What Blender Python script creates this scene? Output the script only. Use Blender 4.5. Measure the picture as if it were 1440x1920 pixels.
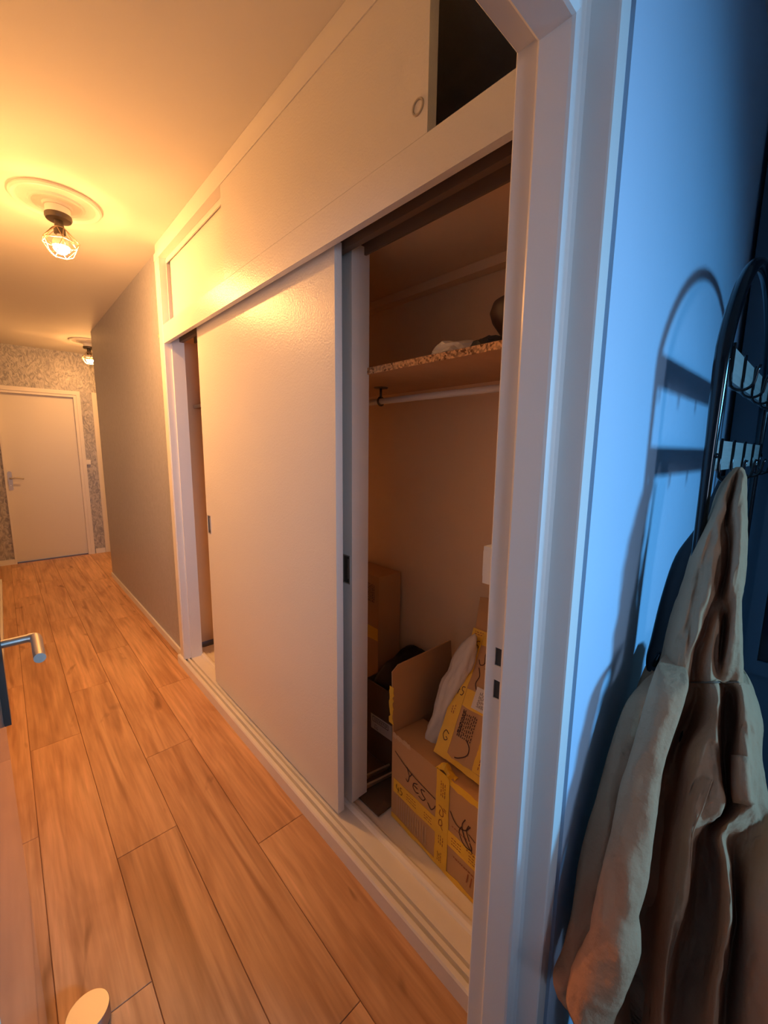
import bpy, bmesh, math, random
from mathutils import Vector, Matrix
random.seed(7)
for o in list(bpy.data.objects): bpy.data.objects.remove(o)
SC = bpy.context.scene
COL = SC.collection
H = 1.437

# ---------------------------------------------------------------- camera
cam_d = bpy.data.cameras.new('camera'); cam = bpy.data.objects.new('camera', cam_d); COL.objects.link(cam)
cam_d.sensor_fit = 'VERTICAL'; cam_d.sensor_height = 36.0; cam_d.sensor_width = 27.0
cam_d.lens = 36.0 * 772.38 / 1920.0
cam_d.clip_start = 0.02
YAW, PITCH, ROLL = .7476, .1515, .0111
_cy, _sy, _cp, _sp = math.cos(YAW), math.sin(YAW), math.cos(PITCH), math.sin(PITCH)
_f = Vector((_sy*_cp, _cy*_cp, -_sp)); _r = Vector((_cy, -_sy, 0)); _u = _r.cross(_f)
_r2 = _r*math.cos(ROLL) + _u*math.sin(ROLL); _u2 = -_r*math.sin(ROLL) + _u*math.cos(ROLL)
_m = Matrix.Identity(4)
for i in range(3):
    _m[i][0], _m[i][1], _m[i][2] = _r2[i], _u2[i], -_f[i]
_m[0][3], _m[1][3], _m[2][3] = 0, 0, H
cam.matrix_world = _m
SC.camera = cam

# ---------------------------------------------------------------- exposure, world, daylight
SC.view_settings.view_transform = 'Standard'
SC.view_settings.look = 'None'
SC.view_settings.exposure = 0.0
SC.view_settings.gamma = 1.0
SC.view_settings.use_curve_mapping = False
SC.cycles.use_denoising = True
SC.cycles.max_bounces = 10; SC.cycles.diffuse_bounces = 6
SC.cycles.sample_clamp_indirect = 12.0
LAMP_COL = (1.0, 0.44, 0.125); LAMP_STR = 1820.0          # warm filament bulbs of the corridor
w = bpy.data.worlds.new('sky'); SC.world = w; w.use_nodes = True
w.node_tree.nodes['Background'].inputs['Color'].default_value = (0.30, 0.60, 1.0, 1)
w.node_tree.nodes['Background'].inputs['Strength'].default_value = 1.0
def daylight(name, loc, sx, sy, power, col, aim, spread):
    d = bpy.data.lights.new(name, 'AREA'); d.shape = 'RECTANGLE'; d.size = sx; d.size_y = sy
    d.energy = power; d.color = col; d.spread = math.radians(spread)
    o = bpy.data.objects.new(name, d); COL.objects.link(o); o.location = loc
    o.rotation_euler = (Vector(aim) - Vector(loc)).to_track_quat('-Z', 'Y').to_euler()
    return o
# rear window's daylight, beam narrowed; second light is added fill for the corridor
daylight('window_daylight', (1.72, -2.26, 1.80), .50, .40, 10.5, (.15, .54, 1.0), (.56, .26, .98), 66)
daylight('window_daylight', (-.35, -2.26, 1.45), .9, 1.1, 5.6, (.58, .74, 1.0), (.30, 2.7, 1.40), 46)

# ---------------------------------------------------------------- helpers
WL = {}
def link(o, parent=None):
    COL.objects.link(o)
    WL[o.name] = o.location.copy() if parent is None else Vector((0, 0, 0))
    if parent is not None:
        o.parent = parent
        o.matrix_parent_inverse = Matrix.Translation(-WL[parent.name])
    return o
def tag(o, label=None, cat=None, group=None, kind=None):
    if label: o['label'] = label
    if cat: o['category'] = cat
    if group: o['group'] = group
    if kind: o['kind'] = kind
    return o
def empty(name, loc, label=None, cat=None, group=None, kind=None):
    o = bpy.data.objects.new(name, None); o.location = loc; o.empty_display_size = .05
    link(o); return tag(o, label, cat, group, kind)
def finish(name, bm, m, parent=None, smooth=False, bevel=0, seg=2):
    if bevel:
        es = [e for e in bm.edges if len(e.link_faces) == 2 and e.calc_face_angle(0) > .5]
        bmesh.ops.bevel(bm, geom=es, offset=bevel, segments=seg, affect='EDGES', clamp_overlap=True)
    bmesh.ops.recalc_face_normals(bm, faces=bm.faces)
    me = bpy.data.meshes.new(name); bm.to_mesh(me); bm.free()
    me.materials.append(m)
    if smooth:
        for p in me.polygons: p.use_smooth = True
    o = bpy.data.objects.new(name, me)
    return link(o, parent)
def add_box(bm, lo, hi, M=None):
    vs = [bm.verts.new((x, y, z)) for x in (lo[0], hi[0]) for y in (lo[1], hi[1]) for z in (lo[2], hi[2])]
    for f in ((0,1,3,2), (4,6,7,5), (0,4,5,1), (2,3,7,6), (0,2,6,4), (1,5,7,3)):
        bm.faces.new([vs[i] for i in f])
    if M is not None:
        for v in vs: v.co = M @ v.co
    return vs
def box(name, lo, hi, m, parent=None, bevel=.002, M=None, kind=None, seg=2):
    bm = bmesh.new(); add_box(bm, lo, hi, M)
    o = finish(name, bm, m, parent, bevel=bevel, seg=seg)
    if kind: o['kind'] = kind
    return o
def boxes(name, L, m, parent=None, bevel=.0015, M=None):
    bm = bmesh.new()
    for lo, hi in L: add_box(bm, lo, hi, M)
    return finish(name, bm, m, parent, bevel=bevel)
def prism(name, prof, y0, y1, m, parent=None, axis='y'):
    bm = bmesh.new(); n = len(prof)
    mk = (lambda a, b, c: (a, c, b)) if axis == 'y' else ((lambda a, b, c: (a, b, c)) if axis == 'z' else (lambda a, b, c: (c, a, b)))
    A = [bm.verts.new(mk(a, b, y0)) for a, b in prof]; B = [bm.verts.new(mk(a, b, y1)) for a, b in prof]
    for i in range(n):
        j = (i+1) % n; bm.faces.new((A[i], A[j], B[j], B[i]))
    bm.faces.new(A); bm.faces.new(B)
    return finish(name, bm, m, parent)
def add_tube(bm, pts, r, seg=10, cap=True):
    pts = [Vector(p) for p in pts]; rings = []
    up = None
    for i, p in enumerate(pts):
        t = (pts[min(i+1, len(pts)-1)] - pts[max(i-1, 0)]).normalized()
        if up is None:
            up = t.orthogonal().normalized()
        up = (up - t*up.dot(t)).normalized(); s = t.cross(up)
        rr = r[i] if isinstance(r, (list, tuple)) else r
        rings.append([bm.verts.new(p + (up*math.cos(a) + s*math.sin(a))*rr) for a in [2*math.pi*k/seg for k in range(seg)]])
    for a, b in zip(rings, rings[1:]):
        for k in range(seg):
            bm.faces.new((a[k], a[(k+1) % seg], b[(k+1) % seg], b[k]))
    if cap:
        bm.faces.new(rings[0]); bm.faces.new(rings[-1])
def tube(name, pts, r, m, parent=None, seg=10, smooth=True):
    bm = bmesh.new(); add_tube(bm, pts, r, seg); return finish(name, bm, m, parent, smooth=smooth)
def add_lathe(bm, prof, c, seg=40, M=None):
    rings = []
    for r, z in prof:
        if r < 1e-6: rings.append([bm.verts.new((c[0], c[1], c[2]+z))])
        else: rings.append([bm.verts.new((c[0]+r*math.cos(2*math.pi*k/seg), c[1]+r*math.sin(2*math.pi*k/seg), c[2]+z)) for k in range(seg)])
    for a, b in zip(rings, rings[1:]):
        for k in range(seg):
            k2 = (k+1) % seg
            if len(a) == 1 and len(b) == 1: continue
            if len(a) == 1: bm.faces.new((a[0], b[k2], b[k]))
            elif len(b) == 1: bm.faces.new((a[k], a[k2], b[0]))
            else: bm.faces.new((a[k], a[k2], b[k2], b[k]))
    if M is not None:
        for R in rings:
            for v in R: v.co = M @ v.co
def lathe(name, prof, c, m, parent=None, seg=40, smooth=True, M=None):
    bm = bmesh.new(); add_lathe(bm, prof, c, seg, M)
    o = finish(name, bm, m, parent, smooth=smooth)
    if smooth:
        md = o.modifiers.new('es', 'EDGE_SPLIT'); md.split_angle = math.radians(40)
    return o
def crom(P, n, closed=False):
    out = []; N = len(P)
    rng = range(N) if closed else range(N-1)
    for i in rng:
        g = (lambda k: P[k % N]) if closed else (lambda k: P[max(0, min(N-1, k))])
        p0, p1, p2, p3 = [Vector(g(i+d)) for d in (-1, 0, 1, 2)]
        for k in range(n):
            t = k/n
            out.append(.5*((2*p1) + (p2-p0)*t + (2*p0-5*p1+4*p2-p3)*t*t + (3*p1-p0-3*p2+p3)*t**3))
    if not closed: out.append(Vector(P[-1]))
    return out
def grid_mesh(bm, R, closed):
    V = [[bm.verts.new(p) for p in row] for row in R]
    n = len(V[0])
    for a, b in zip(V, V[1:]):
        for k in range(n if closed else n-1):
            bm.faces.new((a[k], a[(k+1) % n], b[(k+1) % n], b[k]))
    return V

# ---------------------------------------------------------------- materials
def mat(name, col, rough=.5, metal=0., bump=0., bscale=200., spec=.5, var=0., vscale=4., stretch=None, coat=0., detail=3, bdist=.002):
    m = bpy.data.materials.new(name); m.use_nodes = True; nt = m.node_tree; n = nt.nodes; L = nt.links
    p = n['Principled BSDF']; p.inputs['Base Color'].default_value = (*col, 1); p.inputs['Roughness'].default_value = rough
    p.inputs['Metallic'].default_value = metal; p.inputs['Specular IOR Level'].default_value = spec
    if coat: p.inputs['Coat Weight'].default_value = coat
    tc = n.new('ShaderNodeTexCoord'); vec = tc.outputs['Object']
    if stretch:
        mp = n.new('ShaderNodeMapping'); mp.inputs['Scale'].default_value = stretch; L.new(vec, mp.inputs['Vector']); vec = mp.outputs['Vector']
    if bump:
        no = n.new('ShaderNodeTexNoise'); no.inputs['Scale'].default_value = bscale; no.inputs['Detail'].default_value = detail
        b = n.new('ShaderNodeBump'); b.inputs['Strength'].default_value = bump; b.inputs['Distance'].default_value = bdist
        L.new(vec, no.inputs['Vector']); L.new(no.outputs['Fac'], b.inputs['Height']); L.new(b.outputs['Normal'], p.inputs['Normal'])
    if var:
        no2 = n.new('ShaderNodeTexNoise'); no2.inputs['Scale'].default_value = vscale; no2.inputs['Detail'].default_value = 5
        L.new(vec, no2.inputs['Vector'])
        mx = n.new('ShaderNodeMixRGB'); mx.blend_type = 'MIX'
        mx.inputs[1].default_value = (*[c*(1-var) for c in col], 1); mx.inputs[2].default_value = (*[min(1, c*(1+var)) for c in col], 1)
        L.new(no2.outputs['Fac'], mx.inputs[0]); L.new(mx.outputs[0], p.inputs['Base Color'])
    return m
def emit(name, col, s):
    m = bpy.data.materials.new(name); m.use_nodes = True; nt = m.node_tree
    p = nt.nodes['Principled BSDF']; p.inputs['Base Color'].default_value = (*col, 1)
    p.inputs['Emission Color'].default_value = (*col, 1); p.inputs['Emission Strength'].default_value = s
    return m
M = {}
M['ceiling'] = mat('ceiling_paint', (.80, .78, .74), .75, bump=.10, bscale=60)
M['door_paint'] = mat('satin_door_paint', (.76, .74, .70), .33, bump=.5, bscale=150, spec=.45)
M['gloss_door'] = mat('gloss_door_paint', (.50, .41, .32), .16, coat=.4, spec=.6)  # pale door; the wood floor's reflection is put into its tan colour
M['track'] = mat('track_wood', (.17, .12, .085), .6)  # dark brown puts shade into the head tracks and upper cupboard's inside
M['pale_edge'] = mat('pale_shelf_edging', (.80, .74, .62), .5)
M['trim'] = mat('satin_trim_paint', (.80, .78, .75), .38, bump=.08, bscale=90, var=.02, vscale=8)
M['sill'] = mat('sill_paint', (.82, .79, .74), .42, bump=.15, bscale=80, var=.05, vscale=10)
M['frame'] = mat('door_frame_paint', (.80, .80, .78), .33, bump=.12, bscale=60)
M['pale_paint'] = mat('pale_wall_paint', (.83, .80, .75), .8)
M['white'] = mat('white_paint', (.82, .82, .80), .4)
M['plastic'] = mat('white_plastic', (.83, .82, .79), .3)
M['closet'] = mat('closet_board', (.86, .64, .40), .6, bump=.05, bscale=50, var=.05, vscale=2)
M['black_gap'] = mat('dark_track', (.05, .045, .04), .6)
M['steel'] = mat('brushed_steel', (.50, .47, .43), .42, 1.0, bump=.15, bscale=30, stretch=(40, 40, 1))
M['dark_steel'] = mat('dark_steel', (.16, .15, .14), .38, 1.0)
M['black_metal'] = mat('black_lacquered_metal', (.006, .006, .008), .14, spec=.5)
M['lamp_cap'] = mat('lamp_cap_metal', (.10, .085, .07), .35, .7)
M['cage'] = mat('lamp_cage_metal', (.55, .42, .28), .35, .8)
M['bulb'] = emit('bulb_light', LAMP_COL, LAMP_STR)
M['bulb_far'] = emit('bulb_light_far', LAMP_COL, LAMP_STR*.7)
M['blue_wall'] = mat('room_wall_paint', (.52, .68, .86), .7, bump=.35, bscale=14, var=.05, vscale=3)
M['room'] = mat('room_plain_paint', (.62, .68, .74), .8)
M['card'] = mat('cardboard', (.50, .30, .14), .75, bump=.12, bscale=60, var=.08, vscale=6)
M['card_dark'] = mat('dark_brown_cardboard', (.15, .095, .055), .8, var=.1, vscale=6)  # darkened cardboard; the shade low in the wardrobe is put into the colour
M['card_edge'] = mat('cardboard_edge', (.55, .38, .22), .8, bump=.4, bscale=200)
M['tape'] = mat('yellow_tape', (.80, .50, .035), .35, bump=.3, bscale=60, var=.10, vscale=12)
M['ink'] = mat('marker_ink', (.05, .015, .012), .6)
M['print'] = mat('tape_print', (.30, .07, .02), .5)
M['label'] = mat('paper_label', (.72, .70, .66), .6)
M['lprint'] = mat('label_print', (.12, .11, .11), .6)
M['pale_print'] = mat('pale_print', (.55, .40, .26), .7)
M['bag'] = mat('white_plastic_bag', (.60, .56, .50), .35, bump=.5, bscale=25)
M['black_bag'] = mat('black_plastic', (.008, .008, .009), .5, bump=.3, bscale=30)
M['coat'] = mat('brown_cotton', (.58, .295, .160), .95, bump=.9, bscale=34, spec=.08, var=.10, vscale=14, detail=9, bdist=.007)
M['coat_dark'] = mat('brown_coat_stitching', (.22, .135, .085), .9)
M['jacket'] = mat('black_nylon', (.012, .013, .018), .5, bump=.3, bscale=40)
M['grey_board'] = mat('grey_wood_board', (.34, .32, .29), .7, bump=.3, bscale=18, var=.25, vscale=5, stretch=(2, 8, 30))
M['chip'] = None
M['raw_wood'] = mat('raw_shelf_board', (.50, .31, .17), .6, var=.12, vscale=3, stretch=(1, 6, 1))
M['dark_cabinet'] = mat('dark_cabinet_paint', (.10, .13, .16), .5)
M['dark_glass'] = mat('dark_glass', (.01, .012, .03), .08)
M['bowl'] = mat('dark_brown_bowl', (.05, .025, .018), .45)

def wallpaper(name, c0, c1, scale, bstr, rough, stretch=(1, 1, .55)):
    m = bpy.data.materials.new(name); m.use_nodes = True; nt = m.node_tree; n = nt.nodes; L = nt.links
    p = n['Principled BSDF']; p.inputs['Roughness'].default_value = rough
    tc = n.new('ShaderNodeTexCoord'); mp = n.new('ShaderNodeMapping'); mp.inputs['Scale'].default_value = stretch
    L.new(tc.outputs['Object'], mp.inputs['Vector'])
    no = n.new('ShaderNodeTexNoise'); no.inputs['Scale'].default_value = scale; no.inputs['Detail'].default_value = 6; no.inputs['Distortion'].default_value = 2.2
    L.new(mp.outputs['Vector'], no.inputs['Vector'])
    cr = n.new('ShaderNodeValToRGB'); cr.color_ramp.elements[0].position = .36; cr.color_ramp.elements[0].color = (*c0, 1)
    cr.color_ramp.elements[1].position = .64; cr.color_ramp.elements[1].color = (*c1, 1)
    L.new(no.outputs['Fac'], cr.inputs['Fac']); L.new(cr.outputs['Color'], p.inputs['Base Color'])
    b = n.new('ShaderNodeBump'); b.inputs['Strength'].default_value = bstr; b.inputs['Distance'].default_value = .006
    L.new(no.outputs['Fac'], b.inputs['Height']); L.new(b.outputs['Normal'], p.inputs['Normal'])
    return m
M['paper_grey'] = wallpaper('grey_wallpaper', (.345, .36, .43), (.41, .425, .50), 38, .25, .42)
M['paper_end'] = wallpaper('crinkled_silver_wallpaper', (.28, .28, .30), (.56, .55, .54), 22, 1.0, .30)

def wood_floor(name):
    m = bpy.data.materials.new(name); m.use_nodes = True; nt = m.node_tree; n = nt.nodes; L = nt.links
    p = n['Principled BSDF']; p.inputs['Roughness'].default_value = .40; p.inputs['Specular IOR Level'].default_value = .4
    tc = n.new('ShaderNodeTexCoord'); oi = n.new('ShaderNodeObjectInfo')
    add = n.new('ShaderNodeVectorMath'); add.operation = 'ADD'
    cmb = n.new('ShaderNodeCombineXYZ'); mul = n.new('ShaderNodeMath'); mul.operation = 'MULTIPLY'; mul.inputs[1].default_value = 37.0
    L.new(oi.outputs['Random'], mul.inputs[0]); L.new(mul.outputs[0], cmb.inputs['X']); L.new(mul.outputs[0], cmb.inputs['Y'])
    L.new(tc.outputs['Object'], add.inputs[0]); L.new(cmb.outputs[0], add.inputs[1])
    def nz(sx, sy, scale, detail, dist):
        mp = n.new('ShaderNodeMapping'); mp.inputs['Scale'].default_value = (sx, sy, 1); L.new(add.outputs[0], mp.inputs['Vector'])
        no = n.new('ShaderNodeTexNoise'); no.inputs['Scale'].default_value = scale; no.inputs['Detail'].default_value = detail; no.inputs['Distortion'].default_value = dist
        L.new(mp.outputs['Vector'], no.inputs['Vector']); return no.outputs['Fac']
    def ramp(fac, stops):
        cr = n.new('ShaderNodeValToRGB'); e = cr.color_ramp.elements
        e[0].position, e[0].color = stops[0][0], (*stops[0][1], 1); e[1].position, e[1].color = stops[-1][0], (*stops[-1][1], 1)
        for q, c in stops[1:-1]:
            k = e.new(q); k.color = (*c, 1)
        L.new(fac, cr.inputs['Fac']); return cr.outputs['Color']
    broad = ramp(nz(1, .16, 9, 4, .8), [(.28, (.50, .265, .125)), (.5, (.66, .385, .20)), (.72, (.74, .46, .25))])
    streak = ramp(nz(1, .05, 22, 3, .6), [(.30, (.70, .62, .56)), (.48, (1, 1, 1)), (.62, (1.0, 1.0, 1.0)), (.75, (1.16, 1.18, 1.2))])
    fine = ramp(nz(1, .05, 60, 5, .3), [(.3, (.80, .78, .76)), (.7, (1.08, 1.08, 1.08))])
    knots = ramp(nz(1, .35, 6, 2, 1.5), [(.24, (.50, .42, .36)), (.34, (1, 1, 1))])
    tone = ramp(oi.outputs['Random'], [(0, (.86, .84, .82)), (1, (1.08, 1.08, 1.08))])
    cur = broad
    for f in (streak, fine, knots, tone):
        mx = n.new('ShaderNodeMixRGB'); mx.blend_type = 'MULTIPLY'; mx.inputs[0].default_value = 1
        L.new(cur, mx.inputs[1]); L.new(f, mx.inputs[2]); cur = mx.outputs[0]
    L.new(cur, p.inputs['Base Color'])
    return m
M['plank'] = wood_floor('oak_laminate')
M['joint'] = mat('plank_joint_shadow_gap', (.20, .10, .05), .8)  # brown sub-floor colour between the planks
def chip_mat():
    m = bpy.data.materials.new('chipboard_edge'); m.use_nodes = True; nt = m.node_tree; n = nt.nodes; L = nt.links
    p = n['Principled BSDF']; p.inputs['Roughness'].default_value = .85
    tc = n.new('ShaderNodeTexCoord'); no = n.new('ShaderNodeTexVoronoi'); no.inputs['Scale'].default_value = 160
    L.new(tc.outputs['Object'], no.inputs['Vector'])
    cr = n.new('ShaderNodeValToRGB'); cr.color_ramp.elements[0].color = (.16, .07, .03, 1); cr.color_ramp.elements[1].color = (.75, .45, .22, 1)
    cr.color_ramp.elements[0].position = .15; cr.color_ramp.elements[1].position = .75
    L.new(no.outputs['Color'], cr.inputs['Fac']); L.new(cr.outputs['Color'], p.inputs['Base Color'])
    return m
M['chip'] = chip_mat()

# ================================================================ SETTING
def structure(name, L, m, bevel=0):
    o = boxes(name, L, m, bevel=bevel); o['kind'] = 'structure'; return o
CE = 2.59
# floor: a sub-floor seen in the joints, with each laminate plank a piece of its own
floor = structure('floor', [((-1.2, -2.4, -.06), (2.8, 6.75, -.003))], M['joint'])
REG = [(-.12, .34, .759, 6.63), (.759, 2.84, .80, 5.30), (.759, 5.30, 1.95, 6.63), (-1.0, 5.70, -.12, 6.63)]
PHASE = {-1: 3.17, 0: 1.09, 1: 1.545, 2: .677, 3: 1.265}
PW, PL, X0 = .1965, 1.332, -.027
plank_mesh = {}
for c in range(-5, 11):
    px0, px1 = X0 + c*PW, X0 + (c+1)*PW
    ph = PHASE.get(c, .3*((c*7) % 5))
    for k in range(-2, 7):
        q0, q1 = ph + k*PL, ph + (k+1)*PL
        for rx0, ry0, rx1, ry1 in REG:
            a0, a1 = max(px0, rx0), min(px1, rx1); b0, b1 = max(q0, ry0), min(q1, ry1)
            if a1-a0 < .004 or b1-b0 < .01: continue
            g = .0008
            key = (round(a1-a0, 3), round(b1-b0, 3))
            if key not in plank_mesh:
                bm = bmesh.new(); hx, hy = (a1-a0)/2-g, (b1-b0)/2-g
                vs = [(-hx, -hy, -.003), (hx, -hy, -.003), (hx, hy, -.003), (-hx, hy, -.003)]
                b = .0012
                top = [(-hx, -hy, -b), (hx, -hy, -b), (hx, hy, -b), (-hx, hy, -b)]
                tp = [(-hx+b, -hy+b, 0), (hx-b, -hy+b, 0), (hx-b, hy-b, 0), (-hx+b, hy-b, 0)]
                A, B, T = [[bm.verts.new(v) for v in R] for R in (vs, top, tp)]
                for i in range(4):
                    j = (i+1) % 4; bm.faces.new((A[i], A[j], B[j], B[i])); bm.faces.new((B[i], B[j], T[j], T[i]))
                bm.faces.new(T)
                me = bpy.data.meshes.new('floor_plank'); bm.to_mesh(me); bm.free(); me.materials.append(M['plank']); plank_mesh[key] = me
            o = bpy.data.objects.new('floor_plank', plank_mesh[key]); o.location = ((a0+a1)/2, (b0+b1)/2, 0)
            COL.objects.link(o); WL[o.name] = o.location.copy(); o.parent = floor

structure('ceiling', [((-1.2, -2.4, CE), (2.8, 6.75, CE+.08))], M['ceiling'])
structure('wall_left', [((-.25, .40, 0), (-.12, 5.70, CE)), ((-1.1, 5.60, 0), (-.25, 5.70, CE)), ((-1.1, 5.70, 0), (-1.0, 6.75, CE))], M['pale_paint'])
structure('wall_right', [((.80, 2.935, 0), (1.95, 5.30, CE)), ((.80, 2.812, 0), (.872, 2.935, CE))], M['paper_grey'])
# end wall built round its two doorways
structure('wall_end', [((-1.0, 6.63, 0), (.03, 6.75, CE)), ((.03, 6.63, 2.05), (.755, 6.75, CE)), ((.755, 6.63, 0), (.99, 6.75, CE)),
                       ((.99, 6.63, 2.05), (1.70, 6.75, CE)), ((1.70, 6.63, 0), (2.05, 6.75, CE))], M['paper_end'])
structure('wall_side', [((1.95, 5.30, 0), (2.05, 6.63, CE))], M['paper_grey'])
# the wall of the room, with the doorway the picture is taken through
structure('wall_front', [((-1.2, .259, 0), (-.155, .403, CE)), ((-.155, .259, 2.10), (.704, .403, CE)), ((.704, .259, 0), (2.8, .403, CE))], M['blue_wall'])
structure('wall_room_left', [((-1.3, -2.4, 0), (-1.2, .403, CE))], M['room'])
structure('wall_room_right', [((2.8, -2.4, 0), (2.9, .403, CE))], M['room'])
structure('wall_rear', [((-1.2, -2.4, 0), (-.85, -2.3, CE)), ((-.85, -2.4, 0), (.15, -2.3, .85)), ((-.85, -2.4, 2.05), (.15, -2.3, CE)),
                        ((.15, -2.4, 0), (1.42, -2.3, CE)), ((1.42, -2.4, 0), (2.02, -2.3, 1.57)), ((1.42, -2.4, 2.03), (2.02, -2.3, CE)), ((2.02, -2.4, 0), (2.8, -2.3, CE))], M['room'])
def window(n, x0, x1, z0, z1):
    w = empty('window_%d' % n, (x0, -2.36, z0), kind='structure'); t = .045
    boxes('window_frame', [((x0, -2.40, z0), (x0+t, -2.33, z1)), ((x1-t, -2.40, z0), (x1, -2.33, z1)), ((x0+t, -2.40, z0), (x1-t, -2.33, z0+t)), ((x0+t, -2.40, z1-t), (x1-t, -2.33, z1))], M['white'], w)
    g = bpy.data.materials.get('window_glass')
    if not g:
        g = bpy.data.materials.new('window_glass'); g.use_nodes = True
        p = g.node_tree.nodes['Principled BSDF']; p.inputs['Transmission Weight'].default_value = 1; p.inputs['Roughness'].default_value = 0.02
    box('window_pane', (x0+t, -2.372, z0+t), (x1-t, -2.366, z1-t), g, w, bevel=0)
window(1, 1.42, 2.02, 1.57, 2.03)
window(2, -.85, .15, .85, 2.05)  # added opening to go with the fill light
# baseboards
def baseboard(name, L):
    o = boxes(name, L, M['white'], bevel=.003); o['kind'] = 'structure'
baseboard('baseboard_right', [((.788, 2.835, 0), (.7995, 5.30, .05))])
baseboard('baseboard_end', [((-.99, 6.612, 0), (.030, 6.6295, .062)), ((.835, 6.612, 0), (.940, 6.6295, .062))])
baseboard('baseboard_left', [((-.1195, 1.30, 0), (-.106, 5.70, .062))])

# ---- metal frame of the doorway (trim_1)
CX = .276
prof = [(.687, .259), (.656, .259), (.655, .262), (.655, .299), (.652, .304), (.637, .3045), (.631, .308), (.630, .313), (.630, .360), (.632, .364), (.642, .366), (.642, .402), (.645, .4055), (.652, .4055), (.653, .409), (.687, .409)]
trim = empty('trim_1', (.66, .33, 0), kind='structure')
HOLES = [(1.041, 1.076), (.975, 1.012)]
def jamb_right():
    # the jamb is cut into lengths so that the two strike holes are real openings in the rabbet face
    bm = bmesh.new()
    def seg(pr, z0, z1):
        n = len(pr); A = [bm.verts.new((a, b, z0)) for a, b in pr]; B = [bm.verts.new((a, b, z1)) for a, b in pr]
        for i in range(n):
            j = (i+1) % n; bm.faces.new((A[i], A[j], B[j], B[i]))
        bm.faces.new(A); bm.faces.new(B)
    cut = prof[:10] + [(.641, .366), (.642, .371), (.670, .371), (.670, .384), (.642, .384), (.642, .402)] + prof[12:]
    z = 0
    for a, b in sorted(HOLES):
        seg(prof, z, a); seg(cut, a, b); z = b
    seg(prof, z, 2.100)
    return finish('jamb', bm, M['frame'], trim)
jamb_right()
prism('jamb', [(2*CX - a, b) for a, b in prof][::-1], 0, 2.100, M['frame'], trim, axis='z')
prism('head', [(b, 2.040 + (a-.642)*1.35) for a, b in prof], 2*CX-.687, .687, M['frame'], trim, axis='x')
boxes('strike_box', [((.6445, .3712, a+.0004), (.669, .3838, b-.0004)) for a, b in HOLES], M['black_gap'], trim, bevel=0)  # black blocks fill the strike holes to paint their shade

# ---- end door (door_1), neighbouring door (door_2), open room door (door_3)
def end_door(n, x0, x1, left_case, right_case, handle):
    d = empty('door_%d' % n, ((x0+x1)/2, 6.63, 0), kind='structure')
    box('door_leaf', (x0-.004, 6.672, .008), (x1+.003, 6.705, 2.049), M['door_paint'], d)
    L = [((x0-left_case, 6.607, 0), (x0, 6.71, 2.118)), ((x1+.03, 6.607, 0), (x1+right_case, 6.71, 2.118)), ((x1, 6.620, 0), (x1+.03, 6.71, 2.07)),
         ((x0, 6.607, 2.07), (x1+.03, 6.71, 2.118)), ((x0, 6.620, 2.042), (x1, 6.71, 2.07))]
    boxes('door_casing', L, M['trim'], d)
    if handle:
        hx = x0+.03
        p = prism('door_handle', [(hx + .02*math.cos(t) + (0), 1.01 + (.095 if math.sin(t) > 0 else -.095) + .02*math.sin(t)) for t in [2*math.pi*i/24 for i in range(24)]], 6.665, 6.672, M['steel'], d)
        pts = crom([(hx, 6.666, 1.04), (hx, 6.624, 1.04), (hx+.02, 6.620, 1.043), (hx+.07, 6.620, 1.046), (hx+.125, 6.622, 1.034)], 4)
        bm = bmesh.new(); add_tube(bm, pts, .008, 10); q = finish('lever', bm, M['steel'], p, smooth=True)
        add = bmesh.new(); add_tube(add, [(hx, 6.6645, .955), (hx, 6.663, .955)], .006, 12); finish('keyhole', add, M['white'], p)
end_door(1, .035, .752, .018, .070, True)
end_door(2, 1.000, 1.695, .055, .055, False)

d3 = empty('door_3', (-.065, .42, 0), kind='structure')
box('door_leaf', (-.085, .425, .012), (-.045, 1.135, 2.03), M['gloss_door'], d3)
hp = box('handle_plate', (-.0448, 1.075, .872), (-.034, 1.112, 1.115), M['dark_steel'], d3, bevel=.003)
lv = bmesh.new()
add_tube(lv, [(-.036, 1.092, 1.04), (.018, 1.092, 1.04)], .0085, 14)
add_tube(lv, crom([(.008, 1.092, 1.04), (.016, 1.090, 1.04), (.0195, 1.080, 1.04), (.0195, 1.02, 1.04), (.0195, .972, 1.04)], 4), .0095, 16)
o = finish('lever', lv, M['steel'], hp, smooth=True); o.modifiers.new('es', 'EDGE_SPLIT').split_angle = math.radians(50)

# ================================================================ BUILT-IN WARDROBE
W = empty('built_in_wardrobe', (1.05, 1.6, 0), 'long white built-in wardrobe with sliding doors and top cupboards along corridor', 'wardrobe')
Y0, Y1 = .425, 2.81
prism('sill', [(.750, 0), (.750, .054), (.754, .060), (.767, .060), (.7685, .040), (.779, .040), (.780, .0595), (.793, .0595), (.794, .044), (.803, .044), (.804, .060),
               (.862, .060), (.866, .068), (.874, .0735), (.884, .0735), (.892, .068), (.896, .057), (.918, .056), (.920, .053), (1.365, .055), (1.365, 0)], .412, 2.832, M['sill'], W)
boxes('post', [((.765, 2.725, .0605), (.803, Y1, 2.497)), ((.803, 2.714, .0605), (.872, Y1, 2.10)), ((.803, 2.722, 2.10), (.86, Y1, 2.497))], M['trim'], W, bevel=.002)
box('bead', (.7615, 2.735, .0605), (.765, 2.742, 2.49), M['trim'], W, bevel=.001)
boxes('post', [((.765, .425, .0605), (.803, .470, 2.497)), ((.803, .425, .0605), (.86, .465, 2.10))], M['trim'], W, bevel=.002)
box('top_rail', (.763, Y0, 2.497), (.80, Y1, 2.534), M['trim'], W, bevel=.003)
box('cornice', (.772, Y0, 2.535), (.80, Y1, 2.589), M['trim'], W, bevel=.003)
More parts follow.
